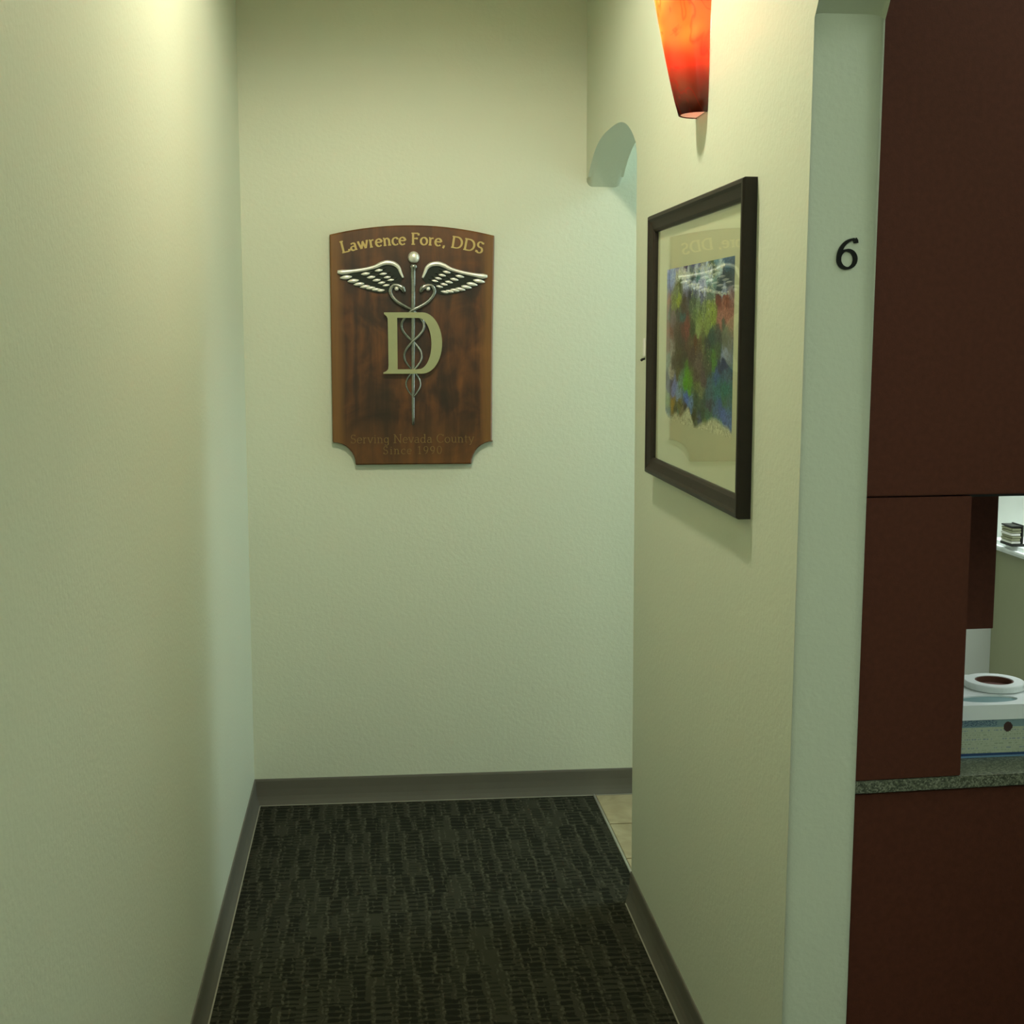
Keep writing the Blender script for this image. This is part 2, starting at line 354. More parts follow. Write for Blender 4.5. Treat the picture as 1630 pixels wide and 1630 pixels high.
def stroke(bm, pts, fn, thick, thin, depth, pen=12):
    """extruded ribbon whose width follows a broad nib; fn maps (u,v,d) to 3-D"""
    P = [Vector(p) for p in pts]; L = []; Rr = []
    for i, p in enumerate(P):
        d = P[min(i+1, len(P)-1)]-P[max(i-1, 0)]; d.normalize(); nrm = Vector((-d.y, d.x))
        wdt = (thin+(thick-thin)*abs(math.sin(math.atan2(d.y, d.x)-R(pen))))/2
        L.append(p+nrm*wdt); Rr.append(p-nrm*wdt)
    def V(q, d): return bm.verts.new(fn(q.x, q.y, d))
    t = [(V(l, depth), V(r, depth), V(l, 0), V(r, 0)) for l, r in zip(L, Rr)]
    for q, s in zip(t, t[1:]):
        for a, b in ((0, 1), (1, 3), (3, 2), (2, 0)): bm.faces.new((q[a], q[b], s[b], s[a]))
    for q in (t[0], t[-1]): bm.faces.new((q[0], q[1], q[3], q[2]))
def text(bm, s, size, place, depth, thick=.105, thin=.042, track=0.):
    """place(advance along the line) gives origin, x-direction, y-direction in the board's (u, v)"""
    total = sum(G[c][0] for c in s)+track*(len(s)-1); x = 0
    for c in s:
        adv, strokes = G[c]; o, dx, dy = place((x+adv/2-total/2)*size)
        for si, st in enumerate(strokes):
            stroke(bm, st, lambda u, v, d: ((o+dx*((u-adv/2)*size)+dy*(v*size)).x, -d, (o+dx*((u-adv/2)*size)+dy*(v*size)).y), thick, thin, depth+.00009*si)
        x += adv+track

# ------------------------------------------------------------------ plaque on the back wall
PS = .00208
def q(px, py, d=0.): return (( px-657)*PS, -d, (550-py)*PS)       # board drawing units -> metres, d = proud of the board face
def q2(px, py): a = q(px, py); return (a[0], a[2])
PT = .022
plq = thing('wall_plaque', 'arched walnut name plaque with winged staff emblem on the back wall', 'plaque', (.133, YE-PT, 1.574))
def plaque_outline(ins=0):
    pts = []
    for i in range(21):                                            # arched head, left to right
        t = -1+i/10; pts.append(q2(658+t*(130.5-ins), 376+ins-15.5*(1-t*t)))
    pts.append(q2(785-ins, 560))
    pts.append(q2(784-ins, 702))
    for i in range(9):
        a = R(90+90*i/8); pts.append(q2(786-ins+36*math.cos(a)*.98, 740-36*math.sin(a)*.98-ins*.4))
    pts.append(q2(750-ins, 741-ins)); pts.append(q2(564+ins, 741-ins))
    for i in range(9):
        a = R(0+90*i/8); pts.append(q2(528+ins+36*math.cos(a)*.98, 740-36*math.sin(a)*.98-ins*.4))
    pts.append(q2(527+ins, 702)); return pts
bm = bmesh.new(); o_, i_ = plaque_outline(0), plaque_outline(2.0)
vb = [bm.verts.new((p[0], PT-.001, p[1])) for p in o_]; vf = [bm.verts.new((p[0], .003, p[1])) for p in o_]; vi = [bm.verts.new((p[0], 0, p[1])) for p in i_]
n = len(o_); bm.faces.new(vi); bm.faces.new(vb)
for A_, C_ in ((vb, vf), (vf, vi)):
    for k in range(n): bm.faces.new((A_[k], A_[(k+1) % n], C_[(k+1) % n], C_[k]))
link('board', bm, 'walnut', plq)
# heading on an arc
RA = 446*PS; cA = Vector(q2(658, 390.5+446))
def on_arc(s):
    a = s/RA; up = Vector((math.sin(a), math.cos(a))); return cA+up*RA, Vector((math.cos(a), -math.sin(a))), up
LT = 'Lawrence Fore, DDS'; LTW = sum(G[c][0] for c in LT)+.018*(len(LT)-1); ax_ = 0
for c in LT:                                                      # every letter of the heading is a part
    mid = (ax_+G[c][0]/2-LTW/2)*25.2*PS; ax_ += G[c][0]+.018
    if c == ' ': continue
    bm = bmesh.new(); text(bm, c, 25.2*PS, lambda s_, m_=mid: on_arc(m_), .0016, .135, .062)
    link('letter', bm, 'gold', plq)
def flatline(y): return lambda s: (Vector((q(655, y)[0]+s, q(655, y)[2])), Vector((1, 0)), Vector((0, 1)))
bm = bmesh.new(); text(bm, 'Serving Nevada County', 19.5*PS, flatline(706), .0012, .075, .035, track=.02)
text(bm, 'Since 1990', 18*PS, flatline(724), .0012, .075, .035, track=.10)
M['gold_dim'] = base('worn_gold_lettering', (.19, .115, .035), .5, .2, var=.3, scale=60)
sl_ = link('small_lettering', bm, 'gold_dim', plq); sl_['label'] = 'worn small gold lettering'; sl_['kind'] = 'stuff'
# monogram letter D
bm = bmesh.new()
def Dq(px, py): return Vector((px, py))
out = [(609.5, 594.5), (609.5, 592.5), (614, 590.5), (617.2, 587), (617.8, 582), (617.6, 540), (617.2, 507), (615.5, 503.5), (611.5, 500), (611.5, 497.5), (640, 497.3), (672, 497.3)]
out += [(672+31.5*math.sin(t), 545.8-48.5*math.cos(t)) for t in [R(a) for a in range(8, 180, 8)]]+[(668, 594.5)]
inn = [(632.3, 587.5), (632.3, 506), (666, 506.2)]
inn += [(666+20.5*math.sin(t), 546.8-40.6*math.cos(t)) for t in [R(a) for a in range(10, 176, 10)]]+[(662, 587.5)]
d0, d1 = .0145, .020
rings = {}
for nm, pts, dd in (('of', out, d1), ('ob', out, d0), ('jf', inn, d1), ('jb', inn, d0)):
    rings[nm] = [bm.verts.new(q(*p, dd)) for p in pts]
for a, b in (('of', 'ob'), ('jf', 'jb')):
    n = len(rings[a])
    for k in range(n): bm.faces.new((rings[a][k], rings[a][(k+1) % n], rings[b][(k+1) % n], rings[b][k]))
def capring(o, i):
    es = []
    for rg in (o, i):
        for k in range(len(rg)):
            e = bm.edges.get((rg[k], rg[(k+1) % len(rg)])); es.append(e)
    bmesh.ops.triangle_fill(bm, edges=es, use_beauty=True)
capring(rings['of'], rings['jf']); capring(rings['ob'], rings['jb'])
link('monogram_letter', bm, 'mono', plq)['label'] = 'pale brass serif letter D'
# staff
bm = bmesh.new(); prof = [(411+a*0-9.5*math.cos(t)*1.0, 9.3*math.sin(t)) for a, t in [(0, R(k)) for k in range(4, 160, 12)]]
fb = bmesh.new(); tube(fb, [q(659.6, y, .009) for y, r in prof], [r*PS for y, r in prof], 14, .8); link('finial', fb, 'silver', plq)
pts = []; rr = []
pts += [q(659.2, 421.5, .009), q(659.2, 424, .009), q(659, 427, .009), q(658.8, 429, .009), q(658.6, 430.5, .009)]; rr += [3.8*PS, 6.2*PS, 5.8*PS, 4*PS, 3.6*PS]
for i in range(20):
    y = 433+i*(677-433)/19; pts.append(q(658.4-2.2*i/19, y, .007)); rr.append((4.0-1.8*i/19)*PS)
tube(bm, pts, rr, 14, .8); link('staff', bm, 'pewter', plq)
# snakes
def snake(sgn):
    C = lambda px: 657+sgn*(px-657)
    hd = [(669.5, 466, .010), (673, 459, .011), (681, 454.8, .010), (688.5, 456, .009), (692.3, 464, .009), (688, 473.5, .009), (679, 482, .010), (668, 488.5, .012 if sgn > 0 else .007), (657, 494, .014 if sgn > 0 else .003)]
    P = [q(C(x), y, d) for x, y, d in hd]
    cr = [494, 543, 590, 632]; am = [18, 14, 11.5]; side = -1
    for i in range(3):
        for k in range(1, 9):
            t = k/8; y = cr[i]+(cr[i+1]-cr[i])*t
            front = math.cos(PI*t)*(1 if i % 2 == 0 else -1)*sgn
            P.append(q(657+sgn*side*am[i]*math.sin(PI*t), y, .006+.005*front))
        side = -side
    P = catmull(P, 3); n = len(P); rr = []
    for i in range(n):
        f = i/(n-1); r = 3.3*(1-f)+1.1*f
        if f < .03: r = 2.2+f/.03*2.4
        elif f < .07: r = 4.6-(f-.03)/.04*1.6
        rr.append(r*PS)
    b = tube(bmesh.new(), P, rr, 10, .8); s = link('snake', b, 'pewter', plq)
    e = bmesh.new(); bmesh.ops.create_uvsphere(e, u_segments=10, v_segments=6, radius=4.2*PS)
    for v in e.verts: v.co = Vector(v.co)*.9+Vector(q(657+sgn*25, 460, .008))
    link('snake_coil_bead', e, 'silver', s, True)
snake(1); snake(-1)
def wing(sgn):
    C = lambda p: (657.8+sgn*(657.8-p[0]), p[1]+(6.0 if sgn > 0 else 0)*max(0, (657.8-p[0]-14)/105))
    def Qc(p, d): return q(*C(p), d)
    ridge = [(642.4, 443), (638.2, 433.5), (635.5, 427), (629, 421.5), (618, 419.3), (608, 421.5), (598, 426), (582, 430), (562, 433), (546, 434.5), (539, 434)]
    low = [(541, 438), (553, 447), (564, 453), (573, 458), (583, 462), (592, 464.5), (601, 466.5), (612, 467), (624, 464), (634, 457)]
    b = bmesh.new(); prism(b, [(Qc(p, 0)[0], Qc(p, 0)[2]) for p in ridge+low], -.0005, -.004)
    w_ = link('wing', b, 'pewter_dark', plq)
    b = bmesh.new(); P = catmull([Qc(p, .0075) for p in ridge], 4); wd = [1.6, 2.4, 3.0, 3.6, 3.9, 3.6, 2.9, 2.7, 2.9, 4.0, 2.2]; n = len(P)
    rr = [((wd[min(int(i/4), 10)]*(1-(i % 4)/4)+wd[min(int(i/4)+1, 10)]*((i % 4)/4)))*PS for i in range(n)]
    tube(b, P, rr, 10, .7); link('leading_edge', b, 'silver', w_)
    rows = [([(552.3, 442.5), (563.5, 448), (572.5, 453), (582, 457), (591, 459.2), (599.5, 461.5), (607, 463)], 20, 5.4, .0058),
            ([(583, 437), (591.8, 442.3), (600.4, 447), (608.2, 451), (615.5, 455)], 15, 4.3, .0072),
            ([(604, 431.6), (611, 437), (617.3, 442.3), (622.8, 446.6)], 12, 3.8, .0084)]
    for pts, ln, hw, dep in rows:
        for k, p in enumerate(pts):
            p = Vector(p); dr = Vector((math.cos(R(16)), -math.sin(R(16)))); sc = 1-.055*k
            nr = Vector((-dr.y, dr.x)); b = bmesh.new()
            secs = [(-.12, .15, .0), (0, .55, .35), (.2, .75, .5), (.5, .7, .3), (1.0, .3, 0)]; rg = []
            for t, wd_, hh in secs:                                # quill blade, dark
                c_ = p+dr*(ln*sc*t)
                rg.append([b.verts.new(Qc(c_+nr*hw*.55*wd_, dep-.003)), b.verts.new(Qc(c_, dep-.002+.0012*hh)), b.verts.new(Qc(c_-nr*hw*.55*wd_, dep-.003))])
            for r0, r1 in zip(rg, rg[1:]):
                for j in (0, 1): b.faces.new((r0[j], r0[j+1], r1[j+1], r1[j]))
            # rounded bright tip
            tp = []
            for t in [i/6 for i in range(7)]:
                c_ = p+Vector((1, -.12))*((t-.5)*hw*(3.5 if ln > 18 else 3.3)*sc)+Vector((0, 0)); tp.append(Qc(c_, dep))
            tube(b, tp, [max(.12, math.sin(PI*(.06+.88*i/6)))*hw*.66*sc*PS for i in range(7)], 8, .7, mi=1)
            link('feather', b, ['pewter_dark', 'silver'], w_)
wing(1); wing(-1)

# ------------------------------------------------------------------ framed picture on the right wall (its own axes: x along the wall towards the camera, y out of the wall, z up)
FY0, FY1, FZ0, FZ1 = 2.597, 3.512, 1.263, 1.906
fw, fh = FY1-FY0, FZ1-FZ0
fr = thing('framed_picture', 'dark wooden framed painting under glass hanging on the right wall', 'picture', (XR, (FY0+FY1)/2, (FZ0+FZ1)/2))
def mould():
    prof = [(0, 0), (0, .024), (.003, .028), (.010, .0285), (.016, .025), (.026, .022), (.034, .020), (.040, .016), (.041, .010), (.041, 0)]
    bm = bmesh.new(); corners = [(-1, -1), (1, -1), (1, 1), (-1, 1)]; R_ = []
    for sy, sz in corners:
        R_.append([bm.verts.new((-d, sy*(fw/2-ins), sz*(fh/2-ins))) for ins, d in prof])
    for k in range(4):
        a, b = R_[k], R_[(k+1) % 4]; n = len(prof)
        for i in range(n): bm.faces.new((a[i], a[(i+1) % n], b[(i+1) % n], b[i]))
    return bm
link('frame', mould(), 'frame', fr)
link('backing', B(-.0055, -.0005, -fw/2+.03, fw/2-.03, -fh/2+.03, fh/2-.03), 'core', fr)
link('mat_board', B(-.0075, -.0055, -fw/2+.036, fw/2-.036, -fh/2+.036, fh/2-.036), 'mat', fr)
link('glass_pane', B(-.0125, -.0110, -fw/2+.040, fw/2-.040, -fh/2+.040, fh/2-.040), 'glass', fr)
BL = [(0.006, -0.015, (140, 140, 145)), (0.009, 0.046, (90, 110, 150)), (0.091, 0.037, (150, 170, 190)), (0.011, 0.107, (90, 100, 130)), (-0.008, 0.152, (110, 110, 110)), (0.188, -0.023, (140, 145, 140)), (0.321, -0.019, (60, 55, 85)), (0.43, -0.017, (80, 90, 110)), (0.534, -0.028, (80, 90, 110)), (0.666, -0.036, (95, 95, 110)), (0.761, -0.027, (100, 140, 130)), (0.866, -0.024, (90, 130, 140)), (0.883, 0.023, (60, 95, 100)), (0.569, 0.002, (60, 80, 40)), (0.699, 0.0, (70, 100, 50)), (0.414, 0.031, (90, 110, 90)), (0.21, 0.045, (190, 195, 150)), (0.306, 0.052, (200, 200, 160)), (0.434, 0.082, (60, 75, 60)), (0.504, 0.073, (80, 120, 100)), (0.57, 0.03, (190, 200, 180)), (0.637, 0.055, (180, 200, 180)), (0.734, 0.076, (60, 80, 50)), (0.825, 0.043, (170, 190, 160)), (0.856, 0.085, (50, 60, 60)), (0.902, 0.107, (60, 70, 60)), (0.736, 0.109, (120, 150, 120)), (0.656, 0.104, (150, 180, 150)), (0.436, 0.132, (170, 180, 170)), (0.542, 0.158, (170, 175, 175)), (0.327, 0.111, (170, 180, 170)), (0.799, 0.146, (60, 75, 65)), (0.876, 0.195, (140, 150, 140)), (0.213, 0.119, (70, 90, 40)), (0.176, 0.161, (110, 130, 80)), (0.197, 0.207, (140, 160, 50)), (0.139, 0.227, (110, 130, 60)), (0.329, 0.169, (110, 110, 110)), (0.312, 0.211, (60, 60, 40)), (0.402, 0.172, (50, 55, 55)), (0.474, 0.176, (90, 95, 95)), (0.577, 0.187, (100, 105, 110)), (0.675, 0.185, (90, 110, 80)), (0.015, 0.207, (140, 90, 60)), (-0.004, 0.253, (120, 80, 60)), (0.06, 0.285, (90, 90, 70)), (0.18, 0.28, (60, 75, 60)), (0.279, 0.319, (50, 90, 75)), (0.122, 0.324, (110, 105, 90)), (0.295, 0.254, (70, 65, 45)), (0.44, 0.23, (80, 100, 60)), (0.511, 0.233, (110, 130, 80)), (0.597, 0.27, (110, 130, 70)), (0.679, 0.273, (130, 150, 60)), (0.728, 0.308, (130, 150, 50)), (0.479, 0.302, (100, 120, 60)), (0.549, 0.331, (120, 140, 60)), (0.818, 0.231, (110, 60, 40)), (0.893, 0.241, (120, 65, 40)), (0.865, 0.278, (150, 100, 70)), (0.838, 0.336, (160, 110, 80)), (0.912, 0.337, (150, 100, 70)), (0.885, 0.388, (80, 90, 60)), (0.337, 0.371, (120, 70, 50)), (0.282, 0.393, (90, 60, 45)), (0.043, 0.399, (110, 65, 40)), (0.002, 0.43, (130, 75, 45)), (0.185, 0.407, (70, 70, 50)), (0.447, 0.393, (60, 80, 40)), (0.517, 0.393, (140, 160, 80)), (0.652, 0.394, (120, 140, 60)), (0.718, 0.441, (50, 80, 60)), (0.812, 0.44, (70, 80, 60)), (0.888, 0.466, (60, 60, 50)), (0.026, 0.507, (110, 70, 40)), (0.247, 0.474, (50, 60, 45)), (0.451, 0.492, (90, 85, 50)), (0.556, 0.484, (100, 90, 50)), (0.672, 0.489, (50, 65, 50)), (0.361, 0.052, (190, 200, 170)), (0.468, 0.039, (180, 190, 170)), (0.507, 0.146, (185, 190, 180)), (0.609, 0.158, (180, 185, 180)), (0.671, 0.078, (190, 200, 185)), (0.703, 0.093, (180, 190, 170)), (0.83, 0.167, (60, 75, 65)), (-0.016, 0.493, (130, 75, 40)), (0.09, 0.537, (140, 140, 110)), (0.031, 0.615, (110, 120, 90)), (0.154, 0.611, (60, 70, 50)), (0.096, 0.682, (150, 150, 110)), (0.23, 0.548, (50, 65, 40)), (0.233, 0.608, (45, 60, 40)), (0.216, 0.683, (70, 80, 40)), (0.486, 0.485, (90, 60, 30)), (0.589, 0.477, (90, 100, 50)), (0.453, 0.528, (70, 60, 45)), (0.558, 0.547, (80, 75, 55)), (0.527, 0.618, (95, 85, 65)), (0.512, 0.689, (80, 75, 50)), (0.598, 0.684, (75, 70, 60)), (0.691, 0.543, (60, 90, 50)), (0.677, 0.611, (70, 80, 50)), (0.756, 0.581, (70, 120, 40)), (0.815, 0.52, (70, 90, 50)), (0.876, 0.538, (120, 130, 130)), (0.879, 0.603, (40, 55, 75)), (0.835, 0.624, (45, 60, 70)), (0.791, 0.673, (60, 90, 110)), (0.897, 0.667, (60, 90, 90)), (0.013, 0.717, (40, 35, 55)), (0.098, 0.743, (50, 60, 80)), (0.16, 0.777, (100, 120, 150)), (0.037, 0.778, (70, 75, 90)), (0.257, 0.74, (90, 130, 90)), (0.353, 0.756, (80, 150, 10)), (0.389, 0.746, (90, 140, 30)), (0.221, 0.795, (110, 140, 140)), (0.039, 0.832, (110, 130, 80)), (0.124, 0.886, (140, 120, 30)), (0.041, 0.878, (110, 130, 60)), (0.243, 0.876, (90, 100, 40)), (0.356, 0.836, (80, 110, 150)), (0.413, 0.867, (100, 130, 140)), (0.34, 0.911, (60, 60, 30)), (0.47, 0.941, (70, 75, 30)), (0.398, 0.963, (130, 120, 60)), (0.284, 0.931, (120, 115, 70)), (0.043, 0.933, (60, 90, 70)), (0.023, 0.974, (110, 135, 130)), (0.166, 0.928, (50, 75, 40)), (0.208, 0.977, (80, 120, 80)), (0.066, 1.0, (150, 160, 130)), (0.514, 0.738, (100, 110, 50)), (0.568, 0.79, (110, 120, 70)), (0.518, 0.822, (60, 85, 50)), (0.605, 0.843, (60, 85, 60)), (0.7, 0.766, (70, 100, 90)), (0.794, 0.739, (60, 110, 90)), (0.9, 0.731, (50, 110, 80)), (0.888, 0.791, (60, 105, 70)), (0.704, 0.841, (70, 75, 70)), (0.86, 0.846, (70, 95, 120)), (0.877, 0.884, (80, 105, 140)), (0.8, 0.879, (75, 100, 110)), (0.706, 0.895, (70, 105, 70)), (0.607, 0.898, (60, 85, 50)), (0.575, 0.958, (80, 90, 90)), (0.708, 0.936, (70, 120, 80)), (0.644, 0.978, (100, 120, 60)), (0.788, 0.96, (80, 130, 90)), (0.849, 0.94, (100, 140, 110)), (0.507, 0.98, (90, 100, 60))]
ST = [(0.191, 0.044, 0.324, 0.046, 0.0028, (0.6, 0.63, 0.5)),
 (0.324, 0.046, 0.432, 0.036, 0.0028, (0.6, 0.63, 0.5)),
 (0.432, 0.036, 0.57, 0.033, 0.0028, (0.6, 0.63, 0.5)),
 (0.57, 0.033, 0.701, 0.027, 0.0028, (0.6, 0.63, 0.5)),
 (0.701, 0.027, 0.809, 0.032, 0.0028, (0.6, 0.63, 0.5)),
 (0.809, 0.032, 0.87, 0.053, 0.0028, (0.6, 0.63, 0.5)),
 (0.287, 0.061, 0.326, 0.104, 0.0028, (0.6, 0.63, 0.5)),
 (0.326, 0.104, 0.436, 0.133, 0.0028, (0.6, 0.63, 0.5)),
 (0.436, 0.133, 0.542, 0.155, 0.0028, (0.6, 0.63, 0.5)),
 (0.542, 0.155, 0.658, 0.168, 0.0028, (0.6, 0.63, 0.5)),
 (0.658, 0.168, 0.737, 0.149, 0.0028, (0.6, 0.63, 0.5)),
 (0.535, 0.006, 0.604, 0.036, 0.0026, (0.6, 0.63, 0.5)),
 (0.604, 0.036, 0.687, 0.072, 0.0026, (0.6, 0.63, 0.5)),
 (0.687, 0.072, 0.782, 0.109, 0.0026, (0.6, 0.63, 0.5)),
 (0.606, 0.1, 0.704, 0.097, 0.002, (0.6, 0.63, 0.5)),
 (0.704, 0.097, 0.78, 0.066, 0.002, (0.6, 0.63, 0.5)),
 (0.78, 0.066, 0.825, 0.043, 0.002, (0.6, 0.63, 0.5)),
 (0.171, 0.035, 0.212, 0.082, 0.003, (0.42, 0.46, 0.25)),
 (0.212, 0.082, 0.194, 0.125, 0.003, (0.42, 0.46, 0.25)),
 (0.194, 0.125, 0.225, 0.171, 0.003, (0.42, 0.46, 0.25)),
 (0.801, 0.185, 0.877, 0.208, 0.0025, (0.6, 0.63, 0.5)),
 (0.877, 0.208, 0.928, 0.204, 0.0025, (0.6, 0.63, 0.5)),
 (0.383, 0.146, 0.379, 0.214, 0.0015, (0.05, 0.07, 0.05)),
 (0.379, 0.214, 0.386, 0.293, 0.0015, (0.05, 0.07, 0.05)),
 (0.427, 0.153, 0.423, 0.237, 0.0015, (0.42, 0.45, 0.3)),
 (0.423, 0.237, 0.43, 0.322, 0.0015, (0.42, 0.45, 0.3)),
 (0.469, 0.159, 0.465, 0.217, 0.0015, (0.05, 0.07, 0.05)),
 (0.465, 0.217, 0.474, 0.351, 0.0015, (0.05, 0.07, 0.05)),
 (0.511, 0.153, 0.508, 0.24, 0.0015, (0.42, 0.45, 0.3)),
 (0.508, 0.24, 0.513, 0.296, 0.0015, (0.42, 0.45, 0.3)),
 (0.552, 0.159, 0.548, 0.221, 0.0015, (0.05, 0.07, 0.05)),
 (0.548, 0.221, 0.556, 0.324, 0.0015, (0.05, 0.07, 0.05)),
 (0.593, 0.166, 0.589, 0.243, 0.0015, (0.42, 0.45, 0.3)),
 (0.589, 0.243, 0.597, 0.353, 0.0015, (0.42, 0.45, 0.3)),
 (0.632, 0.16, 0.628, 0.224, 0.0015, (0.05, 0.07, 0.05)),
 (0.628, 0.224, 0.635, 0.299, 0.0015, (0.05, 0.07, 0.05)),
 (0.671, 0.166, 0.668, 0.246, 0.0015, (0.42, 0.45, 0.3)),
 (0.668, 0.246, 0.675, 0.327, 0.0015, (0.42, 0.45, 0.3)),
 (0.71, 0.172, 0.706, 0.227, 0.0015, (0.05, 0.07, 0.05)),
 (0.706, 0.227, 0.715, 0.354, 0.0015, (0.05, 0.07, 0.05)),
 (0.747, 0.166, 0.745, 0.248, 0.0015, (0.42, 0.45, 0.3)),
 (0.745, 0.248, 0.75, 0.301, 0.0015, (0.42, 0.45, 0.3)),
 (0.451, 0.486, 0.461, 0.542, 0.0013, (0.06, 0.06, 0.04)),
 (0.461, 0.542, 0.452, 0.628, 0.0013, (0.06, 0.06, 0.04)),
 (0.497, 0.485, 0.507, 0.562, 0.0013, (0.3, 0.28, 0.2)),
 (0.507, 0.562, 0.497, 0.626, 0.0013, (0.3, 0.28, 0.2)),
 (0.542, 0.484, 0.551, 0.54, 0.0013, (0.06, 0.06, 0.04)),
 (0.551, 0.54, 0.543, 0.624, 0.0013, (0.06, 0.06, 0.04)),
 (0.586, 0.484, 0.596, 0.559, 0.0013, (0.3, 0.28, 0.2)),
 (0.596, 0.559, 0.587, 0.622, 0.0013, (0.3, 0.28, 0.2)),
 (0.629, 0.483, 0.638, 0.537, 0.0013, (0.06, 0.06, 0.04)),
 (0.638, 0.537, 0.63, 0.62, 0.0013, (0.06, 0.06, 0.04)),
 (0.672, 0.482, 0.682, 0.557, 0.0013, (0.3, 0.28, 0.2)),
 (0.682, 0.557, 0.673, 0.618, 0.0013, (0.3, 0.28, 0.2)),
 (0.714, 0.482, 0.722, 0.535, 0.0013, (0.06, 0.06, 0.04)),
 (0.722, 0.535, 0.715, 0.616, 0.0013, (0.06, 0.06, 0.04)),
 (0.223, 0.862, 0.358, 0.894, 0.003, (0.07, 0.06, 0.03)),
 (0.358, 0.894, 0.469, 0.927, 0.003, (0.07, 0.06, 0.03)),
 (0.469, 0.927, 0.541, 0.954, 0.003, (0.07, 0.06, 0.03)),
 (0.295, 0.73, 0.39, 0.761, 0.003, (0.16, 0.4, 0.03)),
 (0.39, 0.761, 0.428, 0.794, 0.003, (0.16, 0.4, 0.03)),
 (0.236, 0.208, 0.367, 0.199, 0.002, (0.05, 0.05, 0.03)),
 (0.367, 0.199, 0.44, 0.23, 0.002, (0.05, 0.05, 0.03))]
AY0, AY1, AZ0, AZ1 = 2.722, 3.360, 1.408, 1.768
def art():
    bm = bmesh.new(); cl = bm.loops.layers.float_color.new('ink'); nx, nz = 150, 150
    white = lin((188, 190, 150)); paper = (.66, .65, .46)
    bl = [(a*.64, b*.36, tuple(min(1, l/w_*.66) for l, w_ in zip(lin(c), white))) for a, b, c in BL]
    def colr(a, b):
        x, y = a*.64, b*.36
        j = noise.noise_vector(Vector((x*40, y*40, 3))); x += j.x*.013; y += j.y*.010
        j = noise.noise_vector(Vector((x*170, y*170, 6))); x += j.x*.011; y += j.y*.008
        W = 0; acc = [0, 0, 0]
        for bx, by, c in bl:
            d2 = (x-bx)**2*.5+(y-by)**2+2e-6
            if d2 > .004: continue
            w_ = 1/d2**2.6; W += w_
            acc[0] += c[0]*w_; acc[1] += c[1]*w_; acc[2] += c[2]*w_
        if not W: return paper
        c = [v/W for v in acc]
        for a0, b0, a1, b1, wd, sc_ in ST:
            px, py, ux, uy = x-a0*.64, y-b0*.36, (a1-a0)*.64, (b1-b0)*.36
            t = max(0, min(1, (px*ux+py*uy)/(ux*ux+uy*uy+1e-9))); d = math.hypot((px-ux*t)*.6, py-uy*t)
            if d < wd*.75: c = [v*.25+q_*.75 for v, q_ in zip(c, sc_)]
        edge = .93+.05*noise.noise(Vector((a*9, 2, 5)))+.03*math.sin(a*14)
        if b > edge:
            f = min(1, (b-edge)/.03); c = [c[i]*(1-f)+paper[i]*f for i in range(3)]
        k = 1+.55*noise.noise(Vector((x*120, y*150, 9)))+.5*noise.noise(Vector((x*330, y*330, 4))); return [min(1, v*k) for v in c]
    g = [[bm.verts.new((-.0077, AY1-(AY1-AY0)*i/nx-(FY0+FY1)/2, AZ1-(AZ1-AZ0)*j/nz-(FZ0+FZ1)/2)) for j in range(nz+1)] for i in range(nx+1)]
    for i in range(nx):
        for j in range(nz):
            f = bm.faces.new((g[i][j], g[i+1][j], g[i+1][j+1], g[i][j+1])); c = colr((i+.5)/nx, (j+.5)/nz)
            for l in f.loops: l[cl] = (*c, 1)
    return bm
link('painting', art(), 'ink', fr)['label'] = 'watercolour in blues greens and browns'

# ------------------------------------------------------------------ wall sconce: bent glass shade on a wall plate
sc = thing('wall_sconce', 'lit tapering red orange glass sconce high on the right wall', 'lamp', (XR, 3.055, 2.085))
bm = bmesh.new(); prof = []
for i in range(15):
    t = i/14; z = .40*t; prof.append((z, .052+.030*t**.8, .050+.096*t**.9*(1-.12*t)))      # height, half width, projection
NR = 24
for lay in (0, 1):
    rg = []
    for z, a, b in prof:
        r = []
        for k in range(NR+1):
            th = PI*k/NR; aa, bb = a-.004*lay, b-.004*lay
            r.append(bm.verts.new((-.0010-bb*math.sin(th)**.9, aa*math.cos(th), z)))
        rg.append(r)
    for r0, r1 in zip(rg, rg[1:]):
        for k in range(NR): bm.faces.new((r0[k], r0[k+1], r1[k+1], r1[k]))
    if lay == 0: keep = rg
    else:
        for e in (0, -1):
            for k in range(NR): bm.faces.new((keep[e][k], keep[e][k+1], rg[e][k+1], rg[e][k]))
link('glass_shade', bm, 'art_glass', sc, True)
link('wall_plate', B(-.010, -.0005, -.035, .035, .10, .30, bev=.003), 'trim', sc)
bm = bmesh.new(); tube(bm, [(-.01, 0, .16), (-.045, 0, .16)], .008, 10); tube(bm, [(-.05, .0, .13), (-.05, .0, .165)], .016, 14); link('lamp_socket', bm, 'trim', sc)
bm = bmesh.new(); pr = [(-.0505+.0012*k, -.055+.0) for k in range(43)]
ring = [bm.verts.new((-.003-.044*math.sin(PI*k/20), .047*math.cos(PI*k/20), .0015)) for k in range(21)]
c0 = bm.verts.new((-.02, 0, .003))
for k in range(20): bm.faces.new((ring[k], ring[k+1], c0))
bm.faces.new((ring[20], ring[0], c0))
def lampglow():
    t = NT('frosted_foot_glass'); t.l(t.n('ShaderNodeBsdfTranslucent', {'Color': (1, .92, .8, 1)}).outputs[0], t.out.inputs[0]); return t.m
M['frost'] = lampglow(); link('bottom_diffuser', bm, 'frost', sc)

